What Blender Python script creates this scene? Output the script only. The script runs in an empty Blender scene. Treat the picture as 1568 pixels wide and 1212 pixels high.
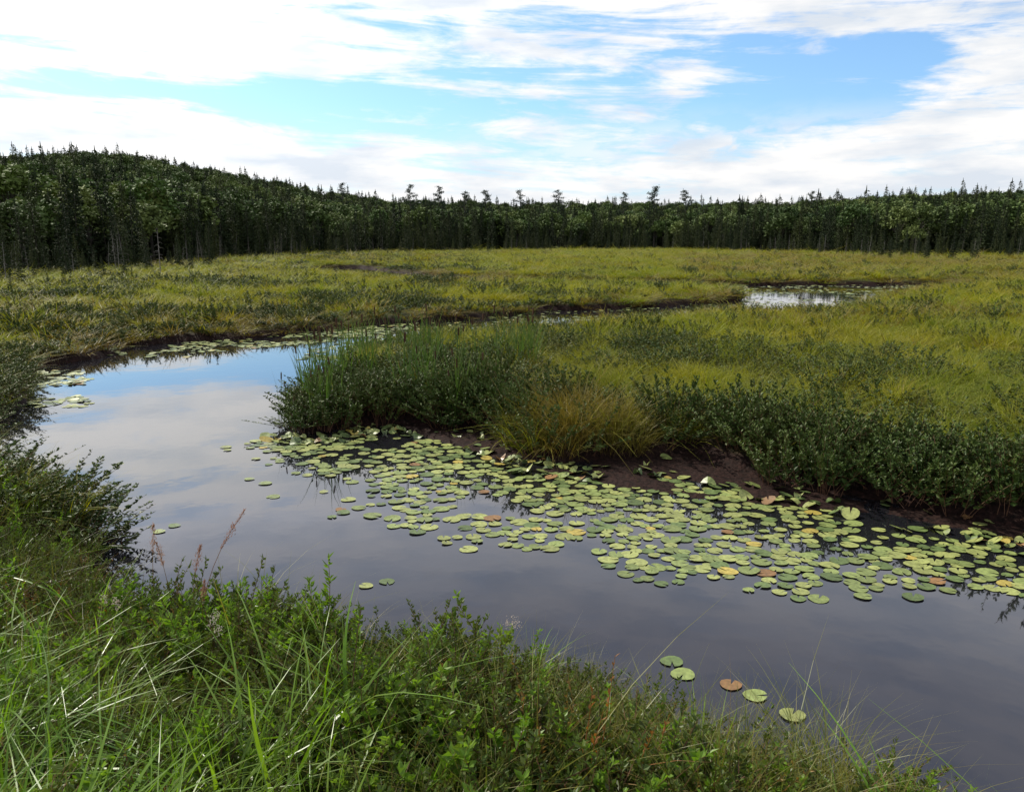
import bpy, math, numpy as np
from mathutils import Vector
rng=np.random.default_rng(7)
scene=bpy.context.scene
PI=math.pi
# ------------------------------------------------------------------ helpers
_tab=rng.random((256,256))
def vnoise(x,y,s=1.0,o=0):
    x=np.asarray(x)*s+o*17.3+1000; y=np.asarray(y)*s+o*9.1+1000
    xi=np.floor(x).astype(int); yi=np.floor(y).astype(int); fx=x-xi; fy=y-yi
    fx=fx*fx*(3-2*fx); fy=fy*fy*(3-2*fy)
    g=lambda a,b:_tab[a%256,b%256]
    return (g(xi,yi)*(1-fx)+g(xi+1,yi)*fx)*(1-fy)+(g(xi,yi+1)*(1-fx)+g(xi+1,yi+1)*fx)*fy
def fbm(x,y,s,o=0,n=4):
    a=0;t=0;w=1.
    for i in range(n):
        a=a+w*vnoise(x,y,s*2**i,o+i); t+=w; w*=.5
    return a/t
def sstep(a,b,x):
    t=np.clip((np.asarray(x,float)-a)/(b-a),0,1); return t*t*(3-2*t)
WATER=np.array([(-6.7,30.1),(-9.3,27.2),(-10.8,26.3),(-12.8,25.5),(-12.3,22.9),(-13.0,21.2),(-12.0,18.9),(-10.6,16.2),(-9.9,14.2),(-8.8,12.2),
(-6.9,10.4),(-5.5,9.4),(-5.0,8.8),(-4.5,7.8),(-3.95,7.1),(-3.4,6.5),(-2.5,6.05),(-1.7,6.0),(-.9,5.85),(-.3,5.75),(.45,5.6),(.95,5.2),(1.15,4.8),(1.5,4.55),
(2.05,4.3),(2.5,3.9),(2.75,3.4),(3.1,2.8),(4.5,1.5),(8,-2),(14,-5),(24,-7),(24,1),(16,3.5),(11,6.5),(8,8.1),(6.3,9.0),(5.3,9.7),(4.7,10.4),(4,10.8),(3.3,11.4),(3,12.2),
(2.1,12),(.8,11.9),(.2,12.6),(.1,13.5),(-.8,14.2),(-1.8,14.4),(-2.8,14.4),(-3.7,13.8),(-4.2,14.4),(-4.3,15.3),(-4.3,20.5),(-4.2,23.),(-3.6,25.3),(-2,26.9),
(1.6,29.0),(5.9,32.4),(9.5,36),(11.2,35),(14.4,35.6),(17.8,39.5),(22.5,46),(28,52),(33,56),(35,59.5),(25.3,60),(16.7,60.3),(11,62),(6.1,63.9),(.9,66.8),
(-5.4,70.5),(-12.4,83.9),(-19,97),(-26,93),(-17.5,75.5),(-9,63.5),(0,59.5),(6,57.5),(11,56),(14.6,53),(14.5,48),(13,44.8),(7.4,40.4),(2.1,38.2),(-2.4,33.8),(-5,32.0)])
MUD=np.array([(-2.4,14.8),(-1.6,13.6),(-.7,12.6),(.5,11.4),(1.5,10.7),(2.4,10.2),(3.6,9.8),(4.9,9.5),(6.2,8.5),(6.4,10),(4.5,11.5),(3,12.8),(1,12.4),(0,13.9)])
PADS=np.array([(-4.8,13.2),(-3.9,13.9),(-2.3,14.4),(0.1,13.6),(.2,12.5),(.8,11.9),(2.1,12.0),(3,12.2),(3.2,11.3),(4,10.8),(4.7,10.4),(5.3,9.7),(6.3,9.0),(9,7.4),(9.5,5.6),
(6.7,6.5),(5.2,7.0),(4.2,6.85),(2.4,7.2),(.7,7.6),(-.7,8.4),(-1.3,8.8),(-2.2,9.8),(-3.1,10.8),(-4.3,12.4)])
def sdf(P,poly):
    d=np.full(len(P),1e9); ins=np.zeros(len(P),bool)
    n=len(poly)
    for i in range(n):
        a=poly[i]; b=poly[(i+1)%n]; e=b-a; w=P-a
        t=np.clip((w@e)/(e@e),0,1); q=w-t[:,None]*e
        d=np.minimum(d,(q*q).sum(1))
        c=((a[1]>P[:,1])!=(b[1]>P[:,1]))
        with np.errstate(divide='ignore',invalid='ignore'):
            xx=(b[0]-a[0])*(P[:,1]-a[1])/(b[1]-a[1])+a[0]
        ins^=(c&(P[:,0]<xx))
    d=np.sqrt(d)
    return np.where(ins,-d,d)
def shore(P):
    """signed distance to the water's edge, + on land, with small wobble"""
    x,y=P[:,0],P[:,1]
    far=np.hypot(x,y)
    amp=np.clip(far/18,.25,1.4)
    return sdf(P,WATER)+(fbm(x,y,1.3,3,3)-.5)*.55*amp+(fbm(x,y,.35,5,2)-.5)*.7*np.clip((far-9)/20,0,1)
AZ=[-90,-60,-33.2,-29.7,-24.4,-19.9,-13.3,-6,0,6,10.8,16.9,23.3,29,33,60,90]
DD=[70,70,76,80,92,132,168,190,202,220,235,198,170,165,169,170,170]
EA=[-90,-50,-32.5,-29,-25.3,-21.5,-17.4,-13.1,-8.6,0,10,18.8,24.8,28.6,32.6,60,90]
EE=[2.5,3.2,4.3,4.85,4.8,4.4,3.75,3.05,2.5,2.25,2.25,2.2,2.5,2.5,2.6,2.7,2.5]
def treeD(az): return np.interp(az,AZ,DD)
def height(P,d=None):
    x,y=P[:,0],P[:,1]
    if d is None: d=shore(P)
    r=np.hypot(x,y); az=np.degrees(np.arctan2(x,y))
    land=.28*(1-np.exp(-np.maximum(d,0)/.22))+ .02
    wat=-.5*(1-np.exp(-np.maximum(-d,0)/.35))
    z=np.where(d>0,land,wat)
    bumps=(fbm(x,y,.9,8,3)-.5)*.22*np.clip(d/.6,0,1)
    z=z+np.where(d>0,bumps,0)
    near=(1-sstep(7,11,y))*sstep(-1,1,6-x+0*y)*(d>0)
    z=z+near*np.minimum(.21*np.maximum(d-.2,0),2.)
    m=sdf(P,MUD)
    mz=.016+(fbm(x,y,1.6,11,3)-.5)*.13
    z=np.where((d<=0)&(m<.4),np.maximum(z,mz-.35*np.clip(m/.4,0,1)),z)
    hf=np.tan(np.radians(np.interp(az,EA,EE)))*520+3.5-11
    hf=hf+(fbm(x,y,.012,14,2)-.5)*5
    rs=treeD(az)
    z=z+hf*np.where(r<520,sstep(0,1,(r-rs-25)/(520-rs-25)),1)*(1-.7*sstep(560,900,r))
    return z
class MB:
    def __init__(s): s.V=[];s.F=[];s.T=[];s.M=[];s.n=0
    def add(s,v,f,t=0.,m=0):
        v=np.asarray(v,float).reshape(-1,3); f=np.asarray(f)
        s.V.append(v); s.T.append(np.broadcast_to(np.asarray(t,float),(len(v),)).copy())
        s.F+= (f+s.n).tolist(); s.M+=[m]*len(f); s.n+=len(v)
    def mesh(s,name,mats):
        me=bpy.data.meshes.new(name); V=np.vstack(s.V)
        me.from_pydata(V.tolist(),[],s.F)
        for m in mats: me.materials.append(m)
        me.polygons.foreach_set('material_index',s.M)
        a=me.attributes.new('t','FLOAT','POINT'); a.data.foreach_set('value',np.concatenate(s.T))
        me.update(); return me
def unit(v): return v/np.maximum(np.linalg.norm(v,axis=-1,keepdims=True),1e-9)
def blades(mb,n,R,h,w,lean=.25,droop=.35,segs=4,m=0,hv=.3,base=None,outward=True,z0=-.05):
    rr=R*np.sqrt(rng.random(n)); ph=rng.random(n)*2*PI
    B=np.stack([rr*np.cos(ph),rr*np.sin(ph),np.full(n,z0)],1)
    if base is not None: B=B+np.asarray(base)
    a=np.where(rng.random(n)<.7,ph,rng.random(n)*2*PI) if outward else rng.random(n)*2*PI
    a=a+rng.normal(0,.4,n)
    D=np.stack([np.cos(a),np.sin(a),np.zeros(n)],1)
    H=h*(1+hv*rng.normal(0,1,n).clip(-1.6,1.6)); ln=np.abs(rng.normal(lean,lean*.5,n)); dr=np.abs(rng.normal(droop,droop*.6,n))
    b=rng.random(n)*2*PI; S=np.stack([np.cos(b),np.sin(b),np.zeros(n)],1)
    W=w*(.6+.8*rng.random(n))
    vs=[];ts=[]
    for k in range(segs+1):
        s=k/segs
        c=B+D*(H*(ln*s+dr*s*s))[:,None]; c[:,2]+=H*(s-.45*dr*s**2.5)
        ww=(W*(1-s**1.7)*.5+W*.03)[:,None]*(1 if s>0 else .8)
        vs.append(np.stack([c-S*ww,c+S*ww],1)); ts.append(np.full((n,2),s))
    V=np.stack(vs,1).reshape(-1,3); T=np.stack(ts,1).reshape(-1)
    o=(np.arange(n)*(segs+1)*2)[:,None]
    F=[]
    for k in range(segs):
        q=np.array([0,1,3,2])+2*k; F.append(o+q)
    mb.add(V,np.vstack(F),T,m)
def tube(mb,pts,rad,sides=5,t=0.,m=0):
    pts=np.asarray(pts,float); k=len(pts); rad=np.broadcast_to(rad,(k,))
    d=unit(np.gradient(pts,axis=0)); up=np.array([.3,.2,.93]); 
    if abs(d[0]@up)>.9: up=np.array([1.,0,0])
    a=unit(np.cross(d,up)); b=np.cross(d,a)
    an=np.arange(sides)*2*PI/sides
    V=pts[:,None,:]+rad[:,None,None]*(a[:,None,:]*np.cos(an)[None,:,None]+b[:,None,:]*np.sin(an)[None,:,None])
    F=[]
    for i in range(k-1):
        for j in range(sides):
            j2=(j+1)%sides; F.append([i*sides+j,i*sides+j2,(i+1)*sides+j2,(i+1)*sides+j])
    mb.add(V.reshape(-1,3),F,t,m)
def leaves(mb,C,D,L,W,m=0,t=.5):
    """rhombic leaves at C pointing along D"""
    n=len(C); D=unit(D); r=unit(rng.normal(0,1,(n,3))); S=unit(np.cross(D,r)); N=np.cross(D,S)
    L=np.broadcast_to(L,(n,))[:,None]*(.7+.6*rng.random((n,1))); W=np.broadcast_to(W,(n,))[:,None]*(.7+.6*rng.random((n,1)))
    V=np.stack([C,C+D*L*.5-S*W*.5+N*L*.06,C+D*L-N*L*.08,C+D*L*.5+S*W*.5+N*L*.06],1).reshape(-1,3)
    F=(np.arange(n)*4)[:,None]+np.arange(4)
    mb.add(V,F,np.repeat(np.broadcast_to(t,(n,)),4),m)
def leafy(mb,ns,R,h,nl,L,W,lean=.3,m=0,ms=1,stemr=.004,up=.5,top=.25,base=(0,0,0),k=5):
    for i in range(ns):
        ph=rng.random()*2*PI; r0=R*math.sqrt(rng.random()); a=ph+rng.normal(0,.5); H=h*(.65+.5*rng.random()); ln=abs(rng.normal(lean,lean*.5))
        s=np.linspace(0,1,k)
        p=np.stack([r0*math.cos(ph)+math.cos(a)*H*ln*s**1.3,r0*math.sin(ph)+math.sin(a)*H*ln*s**1.3,-.05+H*s*(1-.25*ln)],1)+np.asarray(base)
        p[1:-1,:2]+=rng.normal(0,.012*h,(k-2,2))
        tube(mb,p,np.linspace(stemr,stemr*.35,k),3,s.repeat(3),ms)
        u=top+(1-top)*rng.random(nl)**.8
        C=np.stack([np.interp(u,s,p[:,j]) for j in range(3)],1)
        az=rng.random(nl)*2*PI
        D=np.stack([np.cos(az),np.sin(az),up+.5*rng.random(nl)+u*.4],1)
        leaves(mb,C,D,L*(1.15-.45*u),W*(1.15-.45*u),m,u)
# ------------------------------------------------------------------ materials
def newmat(name):
    m=bpy.data.materials.new(name); m.use_nodes=True; nt=m.node_tree; nt.nodes.clear(); return m,nt
def N(nt,t,**k):
    n=nt.nodes.new(t)
    for a,b in k.items():
        if a.startswith('_'): setattr(n,a[1:],b)
    return n
def vegmat(name,cols,patch=None,pscale=.1,pamt=.7,base=None,tip=None,transl=.35,rough=.5,patch2=None,p2scale=.8,spec=.3,tv=1.4):
    m,nt=newmat(name); L=nt.links
    oi=nt.nodes.new('ShaderNodeObjectInfo'); rp=nt.nodes.new('ShaderNodeValToRGB')
    ra=nt.nodes.new('ShaderNodeAttribute'); ra.attribute_name='rnd'
    ad=nt.nodes.new('ShaderNodeMath'); ad.operation='ADD'; L.new(oi.outputs['Random'],ad.inputs[0]); L.new(ra.outputs['Fac'],ad.inputs[1])
    fr=nt.nodes.new('ShaderNodeMath'); fr.operation='FRACT'; L.new(ad.outputs[0],fr.inputs[0])
    L.new(fr.outputs[0],rp.inputs[0]); e=rp.color_ramp.elements
    e[0].color=cols[0]; e[1].color=cols[-1]
    for i,c in enumerate(cols[1:-1]):
        x=e.new((i+1)/(len(cols)-1)); x.color=c
    cur=rp.outputs[0]
    geo=nt.nodes.new('ShaderNodeNewGeometry')
    for pc,ps,pa in ((patch,pscale,pamt),(patch2,p2scale,.6)):
        if pc is None: continue
        mp=nt.nodes.new('ShaderNodeVectorMath'); mp.operation='MULTIPLY'; L.new(geo.outputs['Position'],mp.inputs[0]); mp.inputs[1].default_value=(ps,ps*.8,ps*.3)
        nz=nt.nodes.new('ShaderNodeTexNoise'); nz.inputs['Scale'].default_value=1; nz.inputs['Detail'].default_value=3; L.new(mp.outputs[0],nz.inputs['Vector'])
        mr=nt.nodes.new('ShaderNodeMapRange'); mr.inputs[1].default_value=.42; mr.inputs[2].default_value=.62; mr.inputs[4].default_value=pa; L.new(nz.outputs[0],mr.inputs[0])
        mx=nt.nodes.new('ShaderNodeMix'); mx.data_type='RGBA'; L.new(mr.outputs[0],mx.inputs[0]); L.new(cur,mx.inputs[6]); mx.inputs[7].default_value=pc; cur=mx.outputs[2]
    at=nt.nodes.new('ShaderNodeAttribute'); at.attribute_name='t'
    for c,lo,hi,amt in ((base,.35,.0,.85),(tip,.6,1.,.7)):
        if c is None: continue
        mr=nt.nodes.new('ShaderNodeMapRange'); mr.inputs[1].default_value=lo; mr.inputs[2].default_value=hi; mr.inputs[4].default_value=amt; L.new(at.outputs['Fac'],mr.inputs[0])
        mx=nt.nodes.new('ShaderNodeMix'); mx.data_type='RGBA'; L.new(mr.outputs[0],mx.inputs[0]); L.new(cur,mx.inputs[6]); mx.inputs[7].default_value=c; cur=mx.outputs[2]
    bs=nt.nodes.new('ShaderNodeBsdfPrincipled'); L.new(cur,bs.inputs['Base Color']); bs.inputs['Roughness'].default_value=rough; bs.inputs['Specular IOR Level'].default_value=spec
    out=nt.nodes.new('ShaderNodeOutputMaterial')
    if transl>0:
        tr=nt.nodes.new('ShaderNodeBsdfTranslucent'); hs=nt.nodes.new('ShaderNodeHueSaturation'); hs.inputs['Value'].default_value=tv; hs.inputs['Saturation'].default_value=1.1
        L.new(cur,hs.inputs['Color']); L.new(hs.outputs[0],tr.inputs['Color'])
        ms=nt.nodes.new('ShaderNodeMixShader'); ms.inputs[0].default_value=transl; L.new(bs.outputs[0],ms.inputs[1]); L.new(tr.outputs[0],ms.inputs[2]); L.new(ms.outputs[0],out.inputs[0])
    else: L.new(bs.outputs[0],out.inputs[0])
    return m
C=lambda r,g,b:(r,g,b,1)
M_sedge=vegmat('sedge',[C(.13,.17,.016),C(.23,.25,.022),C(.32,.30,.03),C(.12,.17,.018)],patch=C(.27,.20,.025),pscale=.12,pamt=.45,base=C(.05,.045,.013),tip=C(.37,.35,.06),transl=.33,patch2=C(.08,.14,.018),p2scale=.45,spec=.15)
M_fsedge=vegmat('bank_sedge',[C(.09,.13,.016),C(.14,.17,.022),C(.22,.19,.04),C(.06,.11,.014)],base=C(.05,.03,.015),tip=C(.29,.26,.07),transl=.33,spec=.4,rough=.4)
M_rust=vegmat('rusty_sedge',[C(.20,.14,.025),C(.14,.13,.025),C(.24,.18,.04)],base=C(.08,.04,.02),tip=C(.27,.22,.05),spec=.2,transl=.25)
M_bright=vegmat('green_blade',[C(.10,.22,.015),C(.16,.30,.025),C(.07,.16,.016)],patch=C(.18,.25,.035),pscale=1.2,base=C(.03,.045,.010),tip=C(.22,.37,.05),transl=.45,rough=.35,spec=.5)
M_gale=vegmat('gale_leaf',[C(.026,.055,.012),C(.045,.08,.016),C(.065,.09,.02)],patch=C(.085,.095,.02),pscale=.5,pamt=.5,tip=C(.085,.13,.025),transl=0,rough=.5,spec=.2)
M_bgale=vegmat('leatherleaf_leaf',[C(.032,.062,.011),C(.055,.09,.014),C(.085,.09,.024),C(.028,.052,.012)],patch=C(.105,.075,.025),pscale=1.6,pamt=.45,tip=C(.11,.17,.026),transl=.25,rough=.42,spec=.35)
M_gale2=vegmat('weed_leaf',[C(.07,.15,.013),C(.10,.19,.018),C(.13,.17,.026)],tip=C(.20,.33,.045),transl=.40,rough=.42,spec=.35)
M_stem=vegmat('stem',[C(.12,.06,.03),C(.16,.08,.045)],transl=0,rough=.7)
M_dry=vegmat('dry_leaf',[C(.28,.11,.03),C(.22,.14,.04),C(.30,.17,.04)],transl=.3)
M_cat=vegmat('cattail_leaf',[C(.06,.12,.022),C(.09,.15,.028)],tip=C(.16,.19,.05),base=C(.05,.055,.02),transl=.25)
M_cathead=vegmat('cattail_head',[C(.05,.025,.012),C(.08,.04,.02)],transl=0,rough=.9)
M_plume=vegmat('plume',[C(.27,.15,.11),C(.33,.21,.15)],transl=.35,rough=.8)
M_white=vegmat('white_flower',[C(.55,.5,.44),C(.45,.38,.32)],transl=.3,rough=.8)
M_spruce=vegmat('spruce_needles',[C(.012,.022,.009),C(.026,.040,.014),C(.065,.078,.024),C(.015,.027,.011),C(.045,.062,.020)],tip=C(.045,.056,.018),transl=0,rough=.75,spec=.15)
M_bark=vegmat('bark',[C(.05,.045,.035),C(.09,.08,.065)],transl=0,rough=.9)
M_dead=vegmat('dead_wood',[C(.12,.11,.10),C(.20,.185,.17)],transl=0,rough=.9)
M_decid=vegmat('hardwood_leaf',[C(.08,.135,.03),C(.13,.18,.042),C(.18,.22,.06),C(.05,.09,.025)],patch=C(.045,.08,.022),pscale=.02,transl=0,rough=.65,spec=.2)
M_pine=vegmat('pine_needles',[C(.022,.04,.02),C(.035,.055,.024)],transl=0,rough=.7,spec=.2)
# ground
m,nt=newmat('peat_ground'); L=nt.links
geo=N(nt,'ShaderNodeNewGeometry'); sx=N(nt,'ShaderNodeSeparateXYZ'); L.new(geo.outputs['Position'],sx.inputs[0])
nz=N(nt,'ShaderNodeTexNoise'); nz.inputs['Scale'].default_value=.6; nz.inputs['Detail'].default_value=8; L.new(geo.outputs['Position'],nz.inputs['Vector'])
r1=N(nt,'ShaderNodeValToRGB'); L.new(nz.outputs[0],r1.inputs[0]); e=r1.color_ramp.elements; e[0].position=.35;e[0].color=C(.035,.04,.010); e[1].position=.7;e[1].color=C(.09,.10,.018)
nz2=N(nt,'ShaderNodeTexNoise'); nz2.inputs['Scale'].default_value=14; nz2.inputs['Detail'].default_value=6; L.new(geo.outputs['Position'],nz2.inputs['Vector'])
r2=N(nt,'ShaderNodeValToRGB'); L.new(nz2.outputs[0],r2.inputs[0]); e=r2.color_ramp.elements; e[0].position=.3;e[0].color=C(.008,.005,.004); e[1].position=.75;e[1].color=C(.038,.018,.014)
mr=N(nt,'ShaderNodeMapRange'); mr.inputs[1].default_value=.2; mr.inputs[2].default_value=.36; L.new(sx.outputs[2],mr.inputs[0])
mx=N(nt,'ShaderNodeMix',_data_type='RGBA'); L.new(mr.outputs[0],mx.inputs[0]); L.new(r2.outputs[0],mx.inputs[6]); L.new(r1.outputs[0],mx.inputs[7])
bs=N(nt,'ShaderNodeBsdfPrincipled'); L.new(mx.outputs[2],bs.inputs['Base Color']); bs.inputs['Roughness'].default_value=.8; bs.inputs['Specular IOR Level'].default_value=.12
bp=N(nt,'ShaderNodeBump'); bp.inputs['Strength'].default_value=.9; bp.inputs['Distance'].default_value=.05; L.new(nz2.outputs[0],bp.inputs['Height']); L.new(bp.outputs[0],bs.inputs['Normal'])
o=N(nt,'ShaderNodeOutputMaterial'); L.new(bs.outputs[0],o.inputs[0]); M_ground=m
# water
m,nt=newmat('pond_water'); L=nt.links
geo=N(nt,'ShaderNodeNewGeometry'); nz=N(nt,'ShaderNodeTexNoise'); nz.inputs['Scale'].default_value=1.6; nz.inputs['Detail'].default_value=3; L.new(geo.outputs['Position'],nz.inputs['Vector'])
bp=N(nt,'ShaderNodeBump'); bp.inputs['Strength'].default_value=.05; bp.inputs['Distance'].default_value=.03; L.new(nz.outputs[0],bp.inputs['Height'])
bs=N(nt,'ShaderNodeBsdfPrincipled'); bs.inputs['Base Color'].default_value=C(.012,.012,.015); bs.inputs['Roughness'].default_value=.03; bs.inputs['IOR'].default_value=2.15
L.new(bp.outputs[0],bs.inputs['Normal']); o=N(nt,'ShaderNodeOutputMaterial'); L.new(bs.outputs[0],o.inputs[0]); M_water=m
# pads
m,nt=newmat('lily_pad'); L=nt.links
at=N(nt,'ShaderNodeAttribute'); at.attribute_name='col'
geo=N(nt,'ShaderNodeNewGeometry'); nz=N(nt,'ShaderNodeTexNoise'); nz.inputs['Scale'].default_value=25; L.new(geo.outputs['Position'],nz.inputs['Vector'])
mr=N(nt,'ShaderNodeMapRange'); mr.inputs[1].default_value=.3; mr.inputs[2].default_value=.7; mr.inputs[3].default_value=.7; mr.inputs[4].default_value=1.2; L.new(nz.outputs[0],mr.inputs[0])
mu=N(nt,'ShaderNodeVectorMath',_operation='SCALE'); L.new(at.outputs['Color'],mu.inputs[0]); L.new(mr.outputs[0],mu.inputs['Scale'])
bs=N(nt,'ShaderNodeBsdfPrincipled'); L.new(mu.outputs[0],bs.inputs['Base Color']); bs.inputs['Roughness'].default_value=.42
o=N(nt,'ShaderNodeOutputMaterial'); L.new(bs.outputs[0],o.inputs[0]); M_pad=m
# ------------------------------------------------------------------ ground sheet
nth=560; th=np.radians(np.linspace(-85,85,nth)); rr=9.5*np.exp(np.arange(0,900)*.0062)
ox,oy=0.,-12.
X=ox+rr[:,None]*np.sin(th)[None,:]; Y=oy+rr[:,None]*np.cos(th)[None,:]
P=np.stack([X.ravel(),Y.ravel()],1)
Z=height(P)
V=np.column_stack([P,Z]); nr=len(rr)
i=np.arange(nr-1)[:,None]*nth+np.arange(nth-1)[None,:]; i=i.ravel()
F=np.stack([i,i+1,i+nth+1,i+nth],1)[:,::-1]
me=bpy.data.meshes.new('ground'); me.vertices.add(len(V)); me.vertices.foreach_set('co',V.astype(np.float32).ravel())
me.loops.add(F.size); me.loops.foreach_set('vertex_index',F.astype(np.int32).ravel())
me.polygons.add(len(F)); me.polygons.foreach_set('loop_start',(np.arange(len(F))*4).astype(np.int32)); 
me.update(calc_edges=True); me.validate(); me.polygons.foreach_set('use_smooth',np.ones(len(me.polygons),bool)); me.materials.append(M_ground)
ob=bpy.data.objects.new('ground',me); scene.collection.objects.link(ob)
me=bpy.data.meshes.new('water'); me.from_pydata([(-70,-30,0),(70,-30,0),(70,110,0),(-70,110,0)],[],[(0,1,2,3)]); me.materials.append(M_water)
ob=bpy.data.objects.new('water',me); scene.collection.objects.link(ob)
# ------------------------------------------------------------------ scatter
def proto_coll(name,meshes):
    c=bpy.data.collections.new(name)
    for k,me in enumerate(meshes):
        c.objects.link(bpy.data.objects.new('%s_%02d'%(name,k),me))
    return c
def scatter(name,coll,P3,S,R,idx,realize=False):
    n=len(P3); me=bpy.data.meshes.new(name); me.vertices.add(n); me.vertices.foreach_set('co',np.asarray(P3,np.float32).ravel())
    S=np.asarray(S,np.float32)
    if S.ndim==1: S=np.repeat(S[:,None],3,1)
    a=me.attributes.new('scl','FLOAT_VECTOR','POINT'); a.data.foreach_set('vector',np.ascontiguousarray(S,np.float32).ravel())
    a=me.attributes.new('rot','FLOAT_VECTOR','POINT'); a.data.foreach_set('vector',np.asarray(R,np.float32).ravel())
    a=me.attributes.new('idx','INT','POINT'); a.data.foreach_set('value',np.asarray(idx,np.int32))
    a=me.attributes.new('rnd','FLOAT','POINT'); a.data.foreach_set('value',rng.random(n).astype(np.float32))
    ob=bpy.data.objects.new(name,me); scene.collection.objects.link(ob)
    g=bpy.data.node_groups.new(name,'GeometryNodeTree')
    g.interface.new_socket('Geometry',in_out='INPUT',socket_type='NodeSocketGeometry'); g.interface.new_socket('Geometry',in_out='OUTPUT',socket_type='NodeSocketGeometry')
    gi=g.nodes.new('NodeGroupInput'); go=g.nodes.new('NodeGroupOutput'); ip=g.nodes.new('GeometryNodeInstanceOnPoints'); ci=g.nodes.new('GeometryNodeCollectionInfo')
    ci.inputs['Collection'].default_value=coll; ci.inputs['Separate Children'].default_value=True; ci.inputs['Reset Children'].default_value=True
    def na(nm,dt):
        q=g.nodes.new('GeometryNodeInputNamedAttribute'); q.data_type=dt; q.inputs['Name'].default_value=nm; return q.outputs['Attribute']
    ip.inputs['Pick Instance'].default_value=True
    l=g.links.new; l(gi.outputs[0],ip.inputs['Points']); l(ci.outputs[0],ip.inputs['Instance']); l(na('idx','INT'),ip.inputs['Instance Index'])
    l(na('scl','FLOAT_VECTOR'),ip.inputs['Scale']); l(na('rot','FLOAT_VECTOR'),ip.inputs['Rotation'])
    if realize:
        rz=g.nodes.new('GeometryNodeRealizeInstances'); l(ip.outputs[0],rz.inputs[0]); l(rz.outputs[0],go.inputs[0])
    else: l(ip.outputs[0],go.inputs[0])
    md=ob.modifiers.new('scatter','NODES'); md.node_group=g
    return ob
def rrot(n,tilt=.08):
    R=np.zeros((n,3)); R[:,0]=rng.normal(0,tilt,n); R[:,1]=rng.normal(0,tilt,n); R[:,2]=rng.random(n)*2*PI; return R
def sector(az0,az1,r0,r1,dens):
    e=np.geomspace(r0,r1,60); out=[]
    for a,b in zip(e[:-1],e[1:]):
        A=math.radians(az1-az0)*(b*b-a*a)/2; n=rng.poisson(A*dens((a+b)/2))
        r=np.sqrt(rng.uniform(a*a,b*b,n)); t=np.radians(rng.uniform(az0,az1,n)); out.append(np.stack([r*np.sin(t),r*np.cos(t)],1))
    return np.vstack(out)
def put(name,coll,P,S,nidx,tilt=.08,dz=0,d=None,realize=False):
    if len(P)==0: return
    z=height(P,d); P3=np.column_stack([P,z+dz]); return scatter(name,coll,P3,S,rrot(len(P),tilt),rng.integers(0,nidx,len(P)),realize)
def protos(name,k,fn,mats):
    out=[]
    for i in range(k):
        mb=MB(); fn(mb); out.append(mb.mesh(name,mats))
    return proto_coll(name,out)
def f1(mb): blades(mb,62,.22,.52,.012,.30,.8,4,0); blades(mb,8,.2,.6,.008,.15,.3,3,0)
def f1f(mb): blades(mb,42,.28,.54,.026,.25,.5,2,0)
def f2(mb): blades(mb,85,.22,.62,.010,.35,.6,4,0)
def f2f(mb): blades(mb,42,.30,.55,.026,.3,.5,2,0)
def f3(mb): leafy(mb,15,.22,.66,36,.075,.038,.65,0,1,.005,up=.1,top=.25)
def f3f(mb): leafy(mb,9,.30,.70,26,.10,.065,.40,0,1,.008,k=3,up=.2)
c_sedge=protos('sedge_tussock',6,f1,[M_sedge]); c_sedgef=protos('sedge_tussock_distant',5,f1f,[M_sedge])
c_rust=protos('rusty_tussock',4,f2,[M_rust]); c_rustf=protos('rusty_tussock_distant',4,f2f,[M_rust])
c_gale=protos('sweet_gale',5,f3,[M_gale,M_stem]); c_galef=protos('sweet_gale_distant',4,f3f,[M_gale,M_stem])
RN=24
P=sector(-48,48,7.5,260,lambda r:13 if r<RN else 9*(RN/r)**1.6)
d=shore(P); r=np.hypot(P[:,0],P[:,1]); az=np.degrees(np.arctan2(P[:,0],P[:,1]))
nearbank=(P[:,1]<8.2)&(P[:,0]<3)
pen=(P[:,0]>-5)&(P[:,1]<30)
ok=(d>np.where(pen&(P[:,1]<17),-.12,.03))&(~nearbank)&(r<treeD(az)+8)
P=P[ok];d=d[ok];r=r[ok];az=az[ok];pen=pen[ok]
edge=(1-sstep(.6,1.7,d+(fbm(P[:,0],P[:,1],.6,23,2)-.5)*1.8))*pen*(P[:,1]<18)
tuss=(P[:,0]>.0)&(P[:,0]<2.3)&(P[:,1]>11.3)&(P[:,1]<13.7)
n1=fbm(P[:,0],P[:,1],.22,21,3); n1b=fbm(P[:,0],P[:,1],.9,22,2); leftm=(P[:,0]<-4)&(r>14)
pg=.05+.85*edge+ .2*sstep(.53,.62,n1)*(r<90)+.22*sstep(.6,.7,n1b)+.4*leftm*sstep(.45,.6,n1)
pg=np.where((d<1.5)&(~pen)&(r<40),np.maximum(pg,.5),pg)
pg=np.where((P[:,0]<-.5)&pen&(P[:,1]<19),np.maximum(pg,.3+.55*sstep(.4,.6,n1b)),pg)
pg=np.where(tuss,0.06,pg)
u=rng.random(len(P)); isg=u<pg
n2=fbm(P[:,0],P[:,1],.09,31,3)
pr=.04+.4*sstep(.55,.65,n2)+.75*tuss+.5*((d<1.4)&(r>25))+.45*(az>12)*sstep(60,80,r)*(r<150)
isr=(~isg)&(rng.random(len(P))<pr); iss=~(isg|isr)
ws=np.clip((r/RN),1,7)**.8
hn=.45+1.35*(fbm(P[:,0],P[:,1],1.0,40,2)-.15)
creek=(1-.35*((d<2.2)&(r>24)))*np.where(pen&(P[:,1]<19),.62+.38*sstep(-4.4,-2.4,P[:,0]),1)
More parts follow.
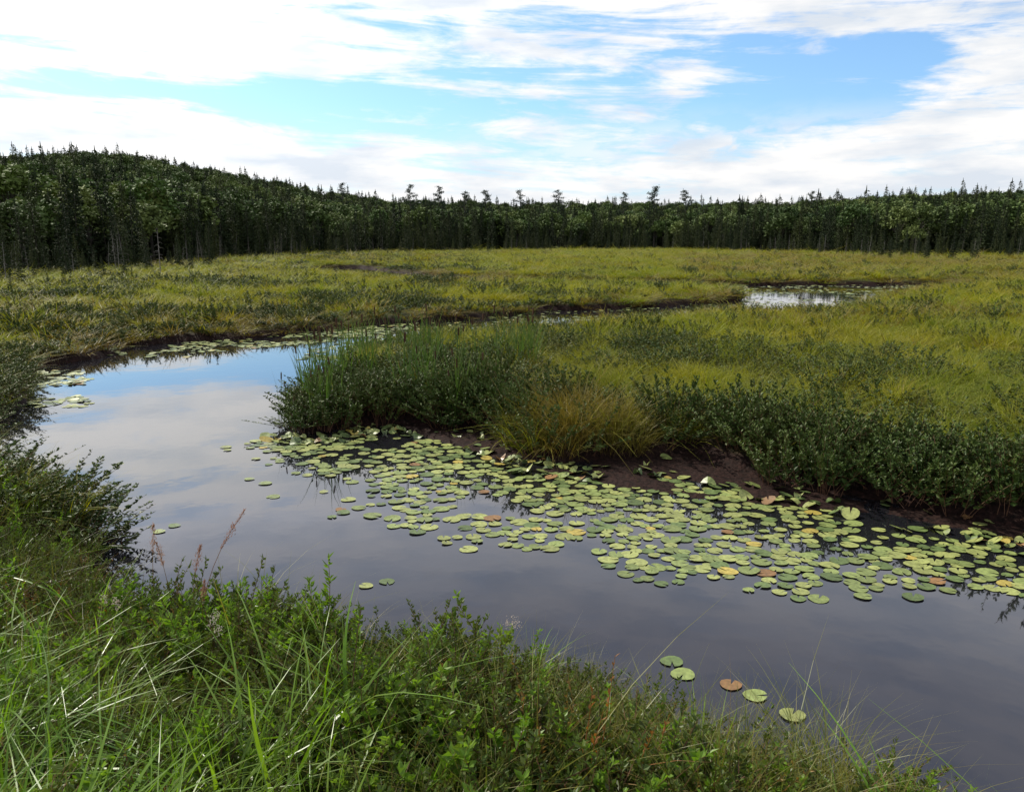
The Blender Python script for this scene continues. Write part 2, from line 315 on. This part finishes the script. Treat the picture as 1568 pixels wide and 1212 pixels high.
def sc(mask,h,var=.2):
    n=mask.sum(); hh=h*(1+var*rng.normal(0,1,n).clip(-2,2))*creek[mask]; w=ws[mask]
    return np.column_stack([w*(.85+.35*rng.random(n)),w*(.85+.35*rng.random(n)),hh])
hs=.84*hn; hr=np.where(tuss,1.15,.72*hn); hg=np.where(edge>.3,1.15*(.5+.6*hn),.72*(.5+.6*hn))
nr_=r<RN
put('marsh_sedge',c_sedge,P[iss&nr_],sc(iss&nr_,hs[iss&nr_]),6,.16,d=d[iss&nr_],realize=True)
put('distant_marsh_sedge',c_sedgef,P[iss&~nr_],sc(iss&~nr_,hs[iss&~nr_]),5,.1,d=d[iss&~nr_])
put('rusty_marsh_grass',c_rust,P[isr&nr_],sc(isr&nr_,hr[isr&nr_]),4,.12,d=d[isr&nr_],realize=True)
put('distant_rusty_grass',c_rustf,P[isr&~nr_],sc(isr&~nr_,hr[isr&~nr_]),4,.1,d=d[isr&~nr_])
put('sweet_gale_shrubs',c_gale,P[isg&nr_],sc(isg&nr_,hg[isg&nr_]),5,.12,d=np.maximum(d[isg&nr_],0.01),realize=True)
put('distant_gale_shrubs',c_galef,P[isg&~nr_],sc(isg&~nr_,hg[isg&~nr_])*[.6,.6,1],4,.1,d=d[isg&~nr_])
# cattails
cat=[]
for k in range(4):
    mb=MB(); blades(mb,7,.12,1.25,.020,.07,.14,5,0,hv=.18)
    for q in range(1 if k%2 else 0):
        x,y=rng.normal(0,.05,2); tube(mb,[(x,y,0),(x+.01,y,.7),(x+.02,y,1.35)],.006,4,.5,0); tube(mb,[(x+.02,y,1.14),(x+.02,y,1.15),(x+.02,y,1.31),(x+.02,y,1.33)],[.003,.018,.018,.003],6,.5,1)
    cat.append(mb.mesh('cattail',[M_cat,M_cathead]))
c_cat=proto_coll('cattail',cat)
P=np.column_stack([rng.uniform(-5.3,.6,1200),rng.uniform(13.4,22,1200)]); d=shore(P)
cn=fbm(P[:,0],P[:,1],1.1,91,2)
tip_=(P[:,0]<-3.6)&(P[:,1]<17.5)
pr=np.where(tip_,.5,.20*sstep(.47,.62,cn))*np.where((d<.9)|(P[:,1]>16),1.,.25)
ok=(d>-.3)&(rng.random(1200)<pr); P=P[ok]; d=d[ok]; tip_=tip_[ok]
put('cattails',c_cat,P,np.where(tip_&(P[:,1]<15.5),rng.uniform(.5,.85,len(P)),rng.uniform(.8,1.2,len(P))),4,.07,d=np.maximum(d,.02),realize=True)
# ------------------------------------------------------------------ trees
def spruce(H,R,seed,bare=.18):
    mb=MB(); z=np.linspace(0,H,6); w=np.cumsum(rng.normal(0,.02,(6,2)),0); pts=np.column_stack([w,z]); tube(mb,pts,np.linspace(.009*H,.012,6),4,.2,1)
    zz=bare*H; CC=[];DD_=[];LL=[]
    while zz<H*.97:
        u=(zz/H-bare)/(1-bare); Lb=R*((1-u)**.95)*(.55+.55*rng.random())*min(1,.55+u*3)+.14
        nb=rng.integers(6,9)
        for b in range(nb):
            a=rng.random()*2*PI; l=Lb*(.5+.6*rng.random()); k=max(2,int(l/.26)); s=np.linspace(.2,1,k)
            dirv=np.array([math.cos(a),math.sin(a)]); 
            c=np.column_stack([dirv[0]*l*s,dirv[1]*l*s,zz-l*.40*s+l*.16*s*s+rng.normal(0,.05,k)])
            CC.append(c); DD_.append(np.column_stack([np.full(k,dirv[0])+rng.normal(0,.5,k),np.full(k,dirv[1])+rng.normal(0,.5,k),-.25+rng.normal(0,.35,k)])); LL.append(np.full(k,.48*(1-.45*u)))
        zz+=H*.0235*(.6+.8*rng.random())
    CC=np.vstack(CC); LL=np.concatenate(LL); leaves(mb,CC,np.vstack(DD_),LL,LL*.6,0,rng.random(len(CC)))
    tube(mb,[(w[-1,0],w[-1,1],H*.93),(w[-1,0],w[-1,1],H*1.05)],[.13,.03],3,.5,0)
    return mb.mesh('spruce_tree',[M_spruce,M_bark])
def decid(H,R):
    mb=MB(); tube(mb,[(0,0,-1),(.1,0,H*.25),(0,.1,H*.6),(0,0,H*.85)],[.2,.17,.1,.03],5,.2,1)
    for k in range(26):
        v=unit(rng.normal(0,1,3)); v[2]=abs(v[2])*1.0-.25; q=np.array([v[0]*R*.8,v[1]*R*.8,H*.58+v[2]*H*.36]); q[:2]*=(1-.25*rng.random())
        tube(mb,[(0,0,H*.35),q*.6+[0,0,H*.18],q],[.07,.04,.015],3,.2,1)
        n=44; c=q+unit(rng.normal(0,1,(n,3)))*(R*.34)*(rng.random((n,1))**.4)*[1,1,.75]
        leaves(mb,c,rng.normal(0,1,(n,3))*[1,1,.35],.55,.45,0,.5)
    return mb.mesh('hardwood_tree',[M_decid,M_bark])
def wpine(H):
    mb=MB(); tube(mb,[(0,0,-1),(.1,0,H*.4),(.05,.1,H*.75),(.1,0,H)],[.3,.24,.14,.03],6,.2,1)
    for k in range(26):
        u=.35+.65*(k/26)+.01*rng.random(); a=rng.random()*2*PI; l=H*(.20*(1-((u-.35)/.65)**1.5)+.045)*(.5+.8*rng.random()); z0=H*u
        e=np.array([math.cos(a)*l,math.sin(a)*l,z0+l*.18]); tube(mb,[(0,0,z0),(e*[.5,.5,1]),e],[.07,.04,.01],3,.2,1)
        n=int(26+l*22); s=.25+.8*rng.random((n,1)); c=np.array([0,0,z0])*(1-s)+e*s+rng.normal(0,1,(n,3))*[.42,.42,.16]
        leaves(mb,c,rng.normal(0,1,(n,3))*[1,1,.5]+[0,0,.4],.45,.22,0,.5)
    return mb.mesh('white_pine_tree',[M_pine,M_bark])
def snag(H):
    mb=MB(); tube(mb,[(0,0,-.5),(.04*H*.2,0,H*.4),(.03,.05,H*.75),(.08,.02,H)],[.009*H,.007*H,.005*H,.008],4,.2,0)
    for k in range(30):
        a=rng.random()*2*PI; z0=H*rng.uniform(.1,.97); l=H*.15*(1.15-z0/H)*(.5+rng.random()); tube(mb,[(0,0,z0),(math.cos(a)*l*.6,math.sin(a)*l*.6,z0-.05*l),(math.cos(a)*l,math.sin(a)*l,z0-.3*l)],[.018,.012,.005],3,.2,0)
    return mb.mesh('dead_tree',[M_dead])
sp=[spruce(9,1.5,0,.04),spruce(9.5,1.2,0,.10),spruce(8,1.8,0,.02),spruce(9.5,2.0,0,.05),spruce(9,1.05,0,.16),spruce(10,1.45,0,.06)]
c_sp=proto_coll('spruce_tree',sp)
dc=[decid(11,3.4),decid(12,3.0),decid(10,3.6),decid(12,3.9)]
c_dc=proto_coll('hardwood_tree',dc)
P=sector(-50,50,56,330,lambda r:.62)
r=np.hypot(P[:,0],P[:,1]); az=np.degrees(np.arctan2(P[:,0],P[:,1])); t=r-treeD(az)+(fbm(P[:,0],P[:,1],.05,51,2)-.5)*26
gap=fbm(P[:,0],P[:,1],.09,55,2)
dl=1+.5*sstep(-16,-22,az)
k1=(t>0)&(t<36)&(rng.random(len(P))<dl*np.where(t<22,.20,.15)*(.2+1.5*sstep(.38,.6,gap)))
k0=(t<=0)&(t>-34)&(rng.random(len(P))<.14*np.exp(t/11.)*np.where(np.abs(az)>14,2.2,.6))
kk=k1|k0; P1=P[kk]; t1=t[kk]; az1=az[kk]; nn=len(P1)
s=np.where(t1>0,np.clip(.50+t1/60,.50,.92),.30)*(1+.30*rng.normal(0,1,nn)); s=np.where(t1<0,s*rng.uniform(.35,1.3,nn),s)
s=np.clip(np.abs(s),.08,1.28)
s=np.where((az1<-20)&(t1>6),np.minimum(s*1.22,1.28),s)
S=np.column_stack([s*rng.uniform(.75,1.1,nn),s*rng.uniform(.75,1.1,nn),s])
put('spruce_forest',c_sp,P1,S,6,.03,d=np.full(nn,5.))
P=sector(-48,48,90,580,lambda r:.034)
r=np.hypot(P[:,0],P[:,1]); az=np.degrees(np.arctan2(P[:,0],P[:,1])); t=r-treeD(az)
k=(t>18); P2=P[k]; n=len(P2)
s=rng.uniform(.5,1.15,n)
put('hill_forest',c_dc,P2,np.column_stack([s*1.15,s*1.15,s]),4,.04,d=np.full(n,5.))
P=sector(-48,48,120,580,lambda r:.012)
r=np.hypot(P[:,0],P[:,1]); az=np.degrees(np.arctan2(P[:,0],P[:,1])); t=r-treeD(az); k=t>35; P2=P[k]; n=len(P2); s=rng.uniform(.9,1.5,n)+.25*(rng.random(n)<.15)
put('hill_conifers',c_sp,P2,np.column_stack([s*1.2,s*1.2,s]),6,.03,d=np.full(n,5.))
wp=[wpine(17),wpine(18),wpine(16)]
for q,(a,el) in enumerate([(-7.3,3.75),(-5.2,3.65),(-1.9,3.4),(.6,3.4),(3.3,3.4),(10.1,3.6),(8,3.2),(20.6,3.1),(12.3,3.3),(-12,3.8),(-24.2,5.3),(-3.4,3.3)]):
    R0=290 if q<10 or q==11 else 480
    x=R0*math.sin(math.radians(a)); y=R0*math.cos(math.radians(a)); z=float(height(np.array([[x,y]]),np.array([5.]))[0])
    Ht=math.tan(math.radians(el))*R0+3.5-z
    ob=bpy.data.objects.new('white_pine_tree',wp[q%3]); ob.location=(x,y,z); s=Ht/(17,18,16)[q%3]; ob.scale=(s*.8,s*.8,s); ob.rotation_euler=(0,0,q*1.3); scene.collection.objects.link(ob)
sn=[snag(6),snag(5),snag(7)]; c_sn=proto_coll('dead_tree',sn)
P=sector(-46,46,58,240,lambda r:.06)
r=np.hypot(P[:,0],P[:,1]); az=np.degrees(np.arctan2(P[:,0],P[:,1])); t=r-treeD(az); k=(t>-14)&(t<6)&(rng.random(len(P))<np.where(np.abs(az)>15,.9,.3)); P=P[k]
put('dead_trees',c_sn,P,rng.uniform(.35,.75,len(P)),3,.06,d=np.full(len(P),5.))
ob=bpy.data.objects.new('dead_tree',sn[0]); ob.location=(-29.9,66.5,.3); ob.scale=(.8,.8,.7); scene.collection.objects.link(ob)
# ------------------------------------------------------------------ lily pads
pads=[]
def addpads(P,rad,tilt):
    hz=np.maximum(height(P),0)
    for p,r_,tl,h_ in zip(P,rad,tilt,hz): pads.append((p[0],p[1],r_,tl,h_))
lo=PADS.min(0);hi=PADS.max(0); Q=rng.uniform(lo,hi,(42000,2)); ds=sdf(Q,PADS); dw=shore(Q)
cl=fbm(Q[:,0],Q[:,1],1.0,61,3)
inner=sstep(-3.4,-.5,dw)
pr=np.clip(.05+.62*inner+2.8*(cl-.48),.0,1)*sstep(.15,-.5,ds+ (fbm(Q[:,0],Q[:,1],2,63,2)-.5)*.8)
hq=height(Q)
pr=pr*np.where(hq>.012,.06,1)
ok=(rng.random(len(Q))<pr*.5)&(dw<.0); Q=Q[ok]; dw=dw[ok]
keep=[];G={}
radq=rng.uniform(.05,.105,len(Q))*np.where(dw>-.8,.9,1.05)
for i,(p,r_) in enumerate(zip(Q,radq)):
    c=(int(p[0]/.25),int(p[1]/.25)); bad=False
    for a in(-1,0,1):
        for b in(-1,0,1):
            for j in G.get((c[0]+a,c[1]+b),()):
                if np.hypot(*(Q[j]-p))<(radq[j]+r_)*.78: bad=True
    if not bad: G.setdefault(c,[]).append(i); keep.append(i)
keep=np.array(keep); addpads(Q[keep],radq[keep],np.where(dw[keep]>-1.0,.22,.03))
st=np.array([(-4.8,12.6),(-4.3,8.9),(-4.2,9.1),(-1.5,7.4),(-1.3,7.5),(1.4,5.75),(1.75,5.6),(1.9,5.45),(2.1,5.2),(1.35,5.95),(-4.9,12.8),(-3.9,11.0),(-3.6,10.8),(-3.3,10.2)]); addpads(st,rng.uniform(.06,.09,len(st)),np.full(len(st),.03))
def strip(x0,x1,y0,y1,n,thr,maxd):
    Q=np.column_stack([rng.uniform(x0,x1,n),rng.uniform(y0,y1,n)]); d=shore(Q); cl=fbm(Q[:,0],Q[:,1],.8,71,3); k=(d<-.02)&((cl>thr)&(d>-maxd)); addpads(Q[k],rng.uniform(.06,.11,k.sum()),np.full(k.sum(),.08))
strip(-13,-4,22.5,34,3000,.44,2.6); strip(-14,-9,16,24,900,.46,1.3); strip(12,34,36,60,5000,.52,30); strip(-4,12,25,46,1800,.45,9)
mb=MB(); cols=[]
K=14
for (x,y,r_,tl,h0) in pads:
    a0=rng.random()*2*PI; an=a0+np.linspace(.22,2*PI-.12,K)
    rad=r_*(1+.05*np.sin(3*an+a0)+rng.normal(0,.015,K)); ex=1.12
    lx=np.cos(an)*rad*ex; ly=np.sin(an)*rad
    ax=rng.random()*2*PI; tx,ty=rng.normal(0,tl,2)
    curl=max(0,rng.normal(.01,.02))*(np.cos(2*(an-ax)))*(tl>.1)
    z=.008+rng.random()*.006+tx*lx+ty*ly; z=z+curl-min(0,z.min()-.004)*1.0+h0
    V=np.vstack([[x,y,max(.008+h0,z.mean()-.006)]]+[[x+lx[j],y+ly[j],z[j]] for j in range(K)])
    F=[[0,j+1,j+2] for j in range(K-1)]
    mb.add(V,F,0.,0)
    u=rng.random(); b=rng.uniform(.75,1.15)
    if u<.03+.03*(tl>.1): c=(.42,.33,.07)
    elif u<.045+.05*(tl>.1): c=(.26,.14,.05)
    elif u<.45: c=(.31,.34,.105)
    elif u<.82: c=(.22,.27,.08)
    else: c=(.12,.17,.05)
    cols+= [(c[0]*b,c[1]*b,c[2]*b,1)]*(K+1)
me=mb.mesh('lily_pads',[M_pad]); ca=me.color_attributes.new('col','FLOAT_COLOR','POINT'); ca.data.foreach_set('color',np.array(cols,np.float32).ravel())
ob=bpy.data.objects.new('lily_pads',me); scene.collection.objects.link(ob)
# ------------------------------------------------------------------ near bank
fg_w=[]
def g1(mb): blades(mb,50,.14,.46,.005,.3,.6,5,0); blades(mb,8,.12,.42,.004,.3,.5,5,1)
def g2(mb): blades(mb,22,.13,.5,.018,.25,.9,7,0,hv=.25); blades(mb,12,.12,.36,.010,.3,.6,5,0)
def g3(mb): leafy(mb,12,.15,.46,38,.046,.021,.5,0,1,.0042,up=.3,top=.25)
def g5(mb): leafy(mb,7,.14,.44,38,.066,.034,.35,0,1,.0038,up=.2,top=.1)
def g6(mb): leafy(mb,5,.10,.55,10,.03,.012,.3,0,0,.0028,up=.5,top=.5); blades(mb,10,.10,.45,.005,.2,.5,5,0)
c_s=protos('fine_sedge',5,g1,[M_fsedge,M_rust]); c_b=protos('green_grass',5,g2,[M_bright]); c_g=protos('leatherleaf',5,g3,[M_bgale,M_stem]); c_l=protos('bog_weed',4,g5,[M_gale2,M_stem])
c_dr=protos('dry_stem',3,g6,[M_dry])
for k in range(5):
    mb=MB(); leafy(mb,4,.10,.6,46,.07,.02,.16,0,1,.004,up=.35,top=.15); fg_w.append(mb.mesh('goldenrod',[M_gale2,M_stem]))
c_w=proto_coll('goldenrod',fg_w)
P=sector(-70,60,1.3,11.5,lambda r:82); d=shore(P); k=(d>.02)&(P[:,1]<11)&(P[:,0]<3.6)&(P[:,1]>.3)&(P[:,0]>-9); P=P[k];d=d[k]
n1=fbm(P[:,0],P[:,1],.9,81,3); n3=fbm(P[:,0],P[:,1],1.3,85,2)
x=P[:,0]; left=1-sstep(-1.5,-.3,x); u=rng.random(len(P))
wb=.12+2.4*left*(P[:,1]<4.7)*sstep(.34,.5,n3); wg=1.2+2.2*sstep(.46,.58,n1)+2.2*(d<.7)*(P[:,0]<1.6); wsd=.4+2.6*sstep(-.3,.5,x)*(n1<.54)+.6*(n1<.43); ww=.12+.3*left; wl=.2+1.0*sstep(.47,.58,n3); wd=np.full(len(x),.18)
tot=wb+wg+wsd+ww+wl+wd; cc=np.cumsum(np.stack([wb,wg,wsd,ww,wl,wd])/tot,0)
dens=rng.random(len(P))
sel=(u[None,:]>cc).sum(0)
for j,(nm,co,dn,h,kk_) in enumerate((('tall_green_grass',c_b,.75,1.05,5),('leatherleaf_shrubs',c_g,.6,1.0,5),('fine_sedge_grass',c_s,.65,1.05,5),('goldenrod_plants',c_w,.5,.9,5),('bog_weeds',c_l,.6,1.0,4),('dry_grass_stems',c_dr,.6,1.0,3))):
    k=(sel==j)&(dens<dn); n=k.sum(); s=rng.uniform(.55,1.25,n)*h*np.clip(.8+.35*d[k],.75,1.0)*(.65+1.0*(n3[k]-.3)); put(nm,co,P[k],s,kk_,.18,d=d[k],realize=True)
def place(name,me,x,y,s=1,rz=0):
    z=float(height(np.array([[x,y]]))[0]); ob=bpy.data.objects.new(name,me); ob.location=(x,y,z); ob.scale=(s,s,s); ob.rotation_euler=(0,0,rz); scene.collection.objects.link(ob)
mb=MB()
def plume(mb,x0,y0,H,lx):
    s=np.linspace(0,1,9); p=np.stack([x0+lx*s**2.2,np.full(9,y0),H*s],1); tube(mb,p,np.linspace(.003,.0015,9),4,.5,1)
    n=150; u=.74+.26*rng.random(n); c=np.stack([np.interp(u,s,p[:,j]) for j in range(3)],1); w=.013*np.sin((u-.74)/.26*PI*.9+.25)
    c+=rng.normal(0,1,(n,3))*w[:,None]*[1,1,.5]; leaves(mb,c,np.stack([np.full(n,lx)*1.2,rng.normal(0,.3,n),np.full(n,.8)],1)+rng.normal(0,.2,(n,3)),.026,.005,0,.5)
    blades(mb,5,.02,.5,.008,.3,.5,6,2,base=(x0,y0,0))
plume(mb,0,0,1.15,.40); plume(mb,-.1,.1,.85,.12); plume(mb,.06,-.1,.65,.05)
me=mb.mesh('reed_grass',[M_plume,M_dry,M_bright]); place('reed_grass',me,-2.35,5.35)
mb=MB(); plume(mb,0,0,.95,.06); plume(mb,.15,.0,.8,-.08); me=mb.mesh('reed_grass',[M_plume,M_dry,M_bright]); place('reed_grass',me,-2.95,5.9)
for x,y,s in [(-2.0,5.5,1.15),(-1.5,5.5,1.25),(-1.42,5.4,1.15),(-1.85,5.3,1.0),(2.3,3.75,.95),(-1.2,5.1,.9)]:
    place('goldenrod',fg_w[int(rng.integers(5))],x,y,s,rng.random()*6)
for k,(x,y) in enumerate([(-2.75,5.0),(-1.9,4.6),(0,5.0)]):
    mb=MB(); leafy(mb,3,.06,.55,30,.045,.014,.12,0,1,.003)
    for q in range(3):
        c=np.array([rng.normal(0,.04),rng.normal(0,.04),.50+rng.normal(0,.03)]); n=40; leaves(mb,c+rng.normal(0,1,(n,3))*[.012,.012,.024],rng.normal(0,1,(n,3)),.010,.009,2,.5)
    place('meadowsweet_flower',mb.mesh('meadowsweet_flower',[M_gale2,M_stem,M_white]),x,y,1)
# ------------------------------------------------------------------ sky, sun, camera
SAZ,SEL=-50,44
w=bpy.data.worlds.new('World'); scene.world=w; w.use_nodes=True; nt=w.node_tree; nt.nodes.clear(); L=nt.links
try: w.cycles.sampling_method='NONE'
except Exception: pass
def mth(op,a,b=None,c=None,clamp=False):
    n=nt.nodes.new('ShaderNodeMath'); n.operation=op; n.use_clamp=clamp
    for i,v in enumerate((a,b,c)):
        if v is None: continue
        if isinstance(v,(int,float)): n.inputs[i].default_value=v
        else: L.new(v,n.inputs[i])
    return n.outputs[0]
sky=nt.nodes.new('ShaderNodeTexSky'); sky.sky_type='NISHITA'; sky.sun_disc=False; sky.sun_elevation=math.radians(SEL); sky.sun_rotation=math.radians(SAZ)
tc=nt.nodes.new('ShaderNodeTexCoord'); sp_=nt.nodes.new('ShaderNodeSeparateXYZ'); L.new(tc.outputs['Generated'],sp_.inputs[0])
x,y,z=sp_.outputs
el=mth('MULTIPLY',mth('ARCSINE',z),57.2958); azn=mth('MULTIPLY',mth('ARCTAN2',x,y),57.2958)
def comb(a,b,c=0.):
    n=nt.nodes.new('ShaderNodeCombineXYZ')
    for i,v in enumerate((a,b,c)):
        if isinstance(v,(int,float)): n.inputs[i].default_value=v
        else: L.new(v,n.inputs[i])
    return n.outputs[0]
def noise(vec,scale,detail=6,rough=.55,dist=0.):
    n=nt.nodes.new('ShaderNodeTexNoise'); n.inputs['Scale'].default_value=scale; n.inputs['Detail'].default_value=detail; n.inputs['Roughness'].default_value=rough; n.inputs['Distortion'].default_value=dist; L.new(vec,n.inputs['Vector']); return n.outputs[0]
def gauss(a,e,sa,se,tilt=0.):
    da=mth('SUBTRACT',azn,a); de=mth('SUBTRACT',mth('SUBTRACT',el,e),mth('MULTIPLY',da,tilt))
    return mth('EXPONENT',mth('MULTIPLY',mth('ADD',mth('POWER',mth('ABSOLUTE',mth('DIVIDE',da,sa)),2),mth('POWER',mth('ABSOLUTE',mth('DIVIDE',de,se)),2)),-1))
def mrange(v,a,b,c=0.,d_=1.,smooth=False):
    n=nt.nodes.new('ShaderNodeMapRange'); n.inputs[1].default_value=a; n.inputs[2].default_value=b; n.inputs[3].default_value=c; n.inputs[4].default_value=d_
    if smooth: n.interpolation_type='SMOOTHSTEP'
    L.new(v,n.inputs[0]); return n.outputs[0]
v1=comb(mth('MULTIPLY',azn,.05),mth('ADD',mth('MULTIPLY',el,.42),mth('MULTIPLY',azn,.018)),.3)
c1=noise(v1,1.5,7,.62,.6)
v2=comb(mth('MULTIPLY',azn,.16),mth('MULTIPLY',el,.55),2.)
c2=noise(v2,1.,7,.62,.3)
blue=None
for a,e,sa,se,w_,tl in [(-12,10.0,12,1.4,1.2,.05),(2,8.3,17,1.5,1.15,0),(22,10.2,7.5,2.0,1.05,0),(-28,9.3,6,.8,.9,.03),(14,12.6,9,.9,.8,.02),(5,6.0,14,.9,.7,0),(20,7.9,9,.9,.8,0),(12,11.2,12,1.0,.4,0),(4,14.2,12,.7,.35,0)]:
    g_=mth('MULTIPLY',gauss(a,e,sa,se,tl),w_); blue=g_ if blue is None else mth('ADD',blue,g_)
val=mth('ADD',mth('MULTIPLY',mth('SUBTRACT',c1,.5),4.0),mth('SUBTRACT',1.0,mth('MULTIPLY',blue,.95)))
val=mth('ADD',val,mth('MULTIPLY',mth('SUBTRACT',c2,.5),2.4))
mask=mrange(val,.0,1.0,smooth=True)
v3=comb(mth('MULTIPLY',azn,.22),mth('MULTIPLY',el,.55),5.); c3=noise(v3,1.,6,.55,.2)
band=gauss(20,6.0,18,1.5)
mask=mth('MAXIMUM',mask,mth('MULTIPLY',mrange(c3,.46,.56),mth('MULTIPLY',band,1.1,clamp=True)))
mask=mth('MAXIMUM',mask,mrange(el,15.5,20,0,.93,True))
mask=mth('MULTIPLY',mask,1.,clamp=True)
shade=noise(comb(mth('MULTIPLY',azn,.12),mth('MULTIPLY',el,.5),9.),1.,5,.55)
cr=nt.nodes.new('ShaderNodeValToRGB'); L.new(shade,cr.inputs[0]); e=cr.color_ramp.elements; e[0].position=.35; e[0].color=C(.74,.80,.88); e[1].position=.56; e[1].color=C(1.02,1.01,1.0)
hi=nt.nodes.new('ShaderNodeValToRGB'); L.new(mth('DIVIDE',el,60.),hi.inputs[0]); e=hi.color_ramp.elements
e[0].position=.26; e[0].color=C(1,1,1); e[1].position=.95; e[1].color=C(.6,.64,.72)
q=e.new(.33); q.color=C(.98,1.0,1.1); q=e.new(.40); q.color=C(.74,.77,.88); q=e.new(.47); q.color=C(.51,.53,.64); q=e.new(.6); q.color=C(.36,.38,.48)
sc1=nt.nodes.new('ShaderNodeVectorMath'); sc1.operation='MULTIPLY'; L.new(cr.outputs[0],sc1.inputs[0]); L.new(hi.outputs[0],sc1.inputs[1])
# haze-bright clouds on the sun's side of the sky
glow=mth('ADD',1.,mth('MULTIPLY',gauss(-32,14,24,8),.5))
sc2=nt.nodes.new('ShaderNodeVectorMath'); sc2.operation='SCALE'; L.new(sc1.outputs[0],sc2.inputs[0]); L.new(glow,sc2.inputs['Scale'])
skm=nt.nodes.new('ShaderNodeVectorMath'); skm.operation='MULTIPLY'; L.new(sky.outputs[0],skm.inputs[0]); skm.inputs[1].default_value=(.105,.148,.185)
hz=nt.nodes.new('ShaderNodeMix'); hz.data_type='RGBA'; L.new(mrange(el,2.,9.,.7,.06),hz.inputs[0]); L.new(skm.outputs[0],hz.inputs[6]); hz.inputs[7].default_value=C(.72,.85,.98)
mx=nt.nodes.new('ShaderNodeMix'); mx.data_type='RGBA'; L.new(mask,mx.inputs[0]); L.new(hz.outputs[2],mx.inputs[6]); L.new(sc2.outputs[0],mx.inputs[7])
bg=nt.nodes.new('ShaderNodeBackground'); L.new(mx.outputs[2],bg.inputs[0]); bg.inputs[1].default_value=1.
ow=nt.nodes.new('ShaderNodeOutputWorld'); L.new(bg.outputs[0],ow.inputs[0])
sd=bpy.data.lights.new('sun','SUN'); sd.energy=5.0; sd.angle=math.radians(.53); sd.color=(1,.94,.82)
so=bpy.data.objects.new('sun',sd); scene.collection.objects.link(so)
dv=Vector((math.sin(math.radians(SAZ))*math.cos(math.radians(SEL)),math.cos(math.radians(SAZ))*math.cos(math.radians(SEL)),math.sin(math.radians(SEL))))
so.rotation_euler=dv.to_track_quat('Z','Y').to_euler(); so.location=(0,0,30)
cd=bpy.data.cameras.new('camera'); cd.lens=27.18; cd.sensor_width=36; cd.clip_end=5000; cd.clip_start=.05
co=bpy.data.objects.new('camera',cd); co.location=(0,0,3.5); co.rotation_euler=(math.radians(90-11.5),0,0); scene.collection.objects.link(co); scene.camera=co
scene.view_settings.view_transform='Standard'; scene.view_settings.look='None'; scene.view_settings.exposure=0
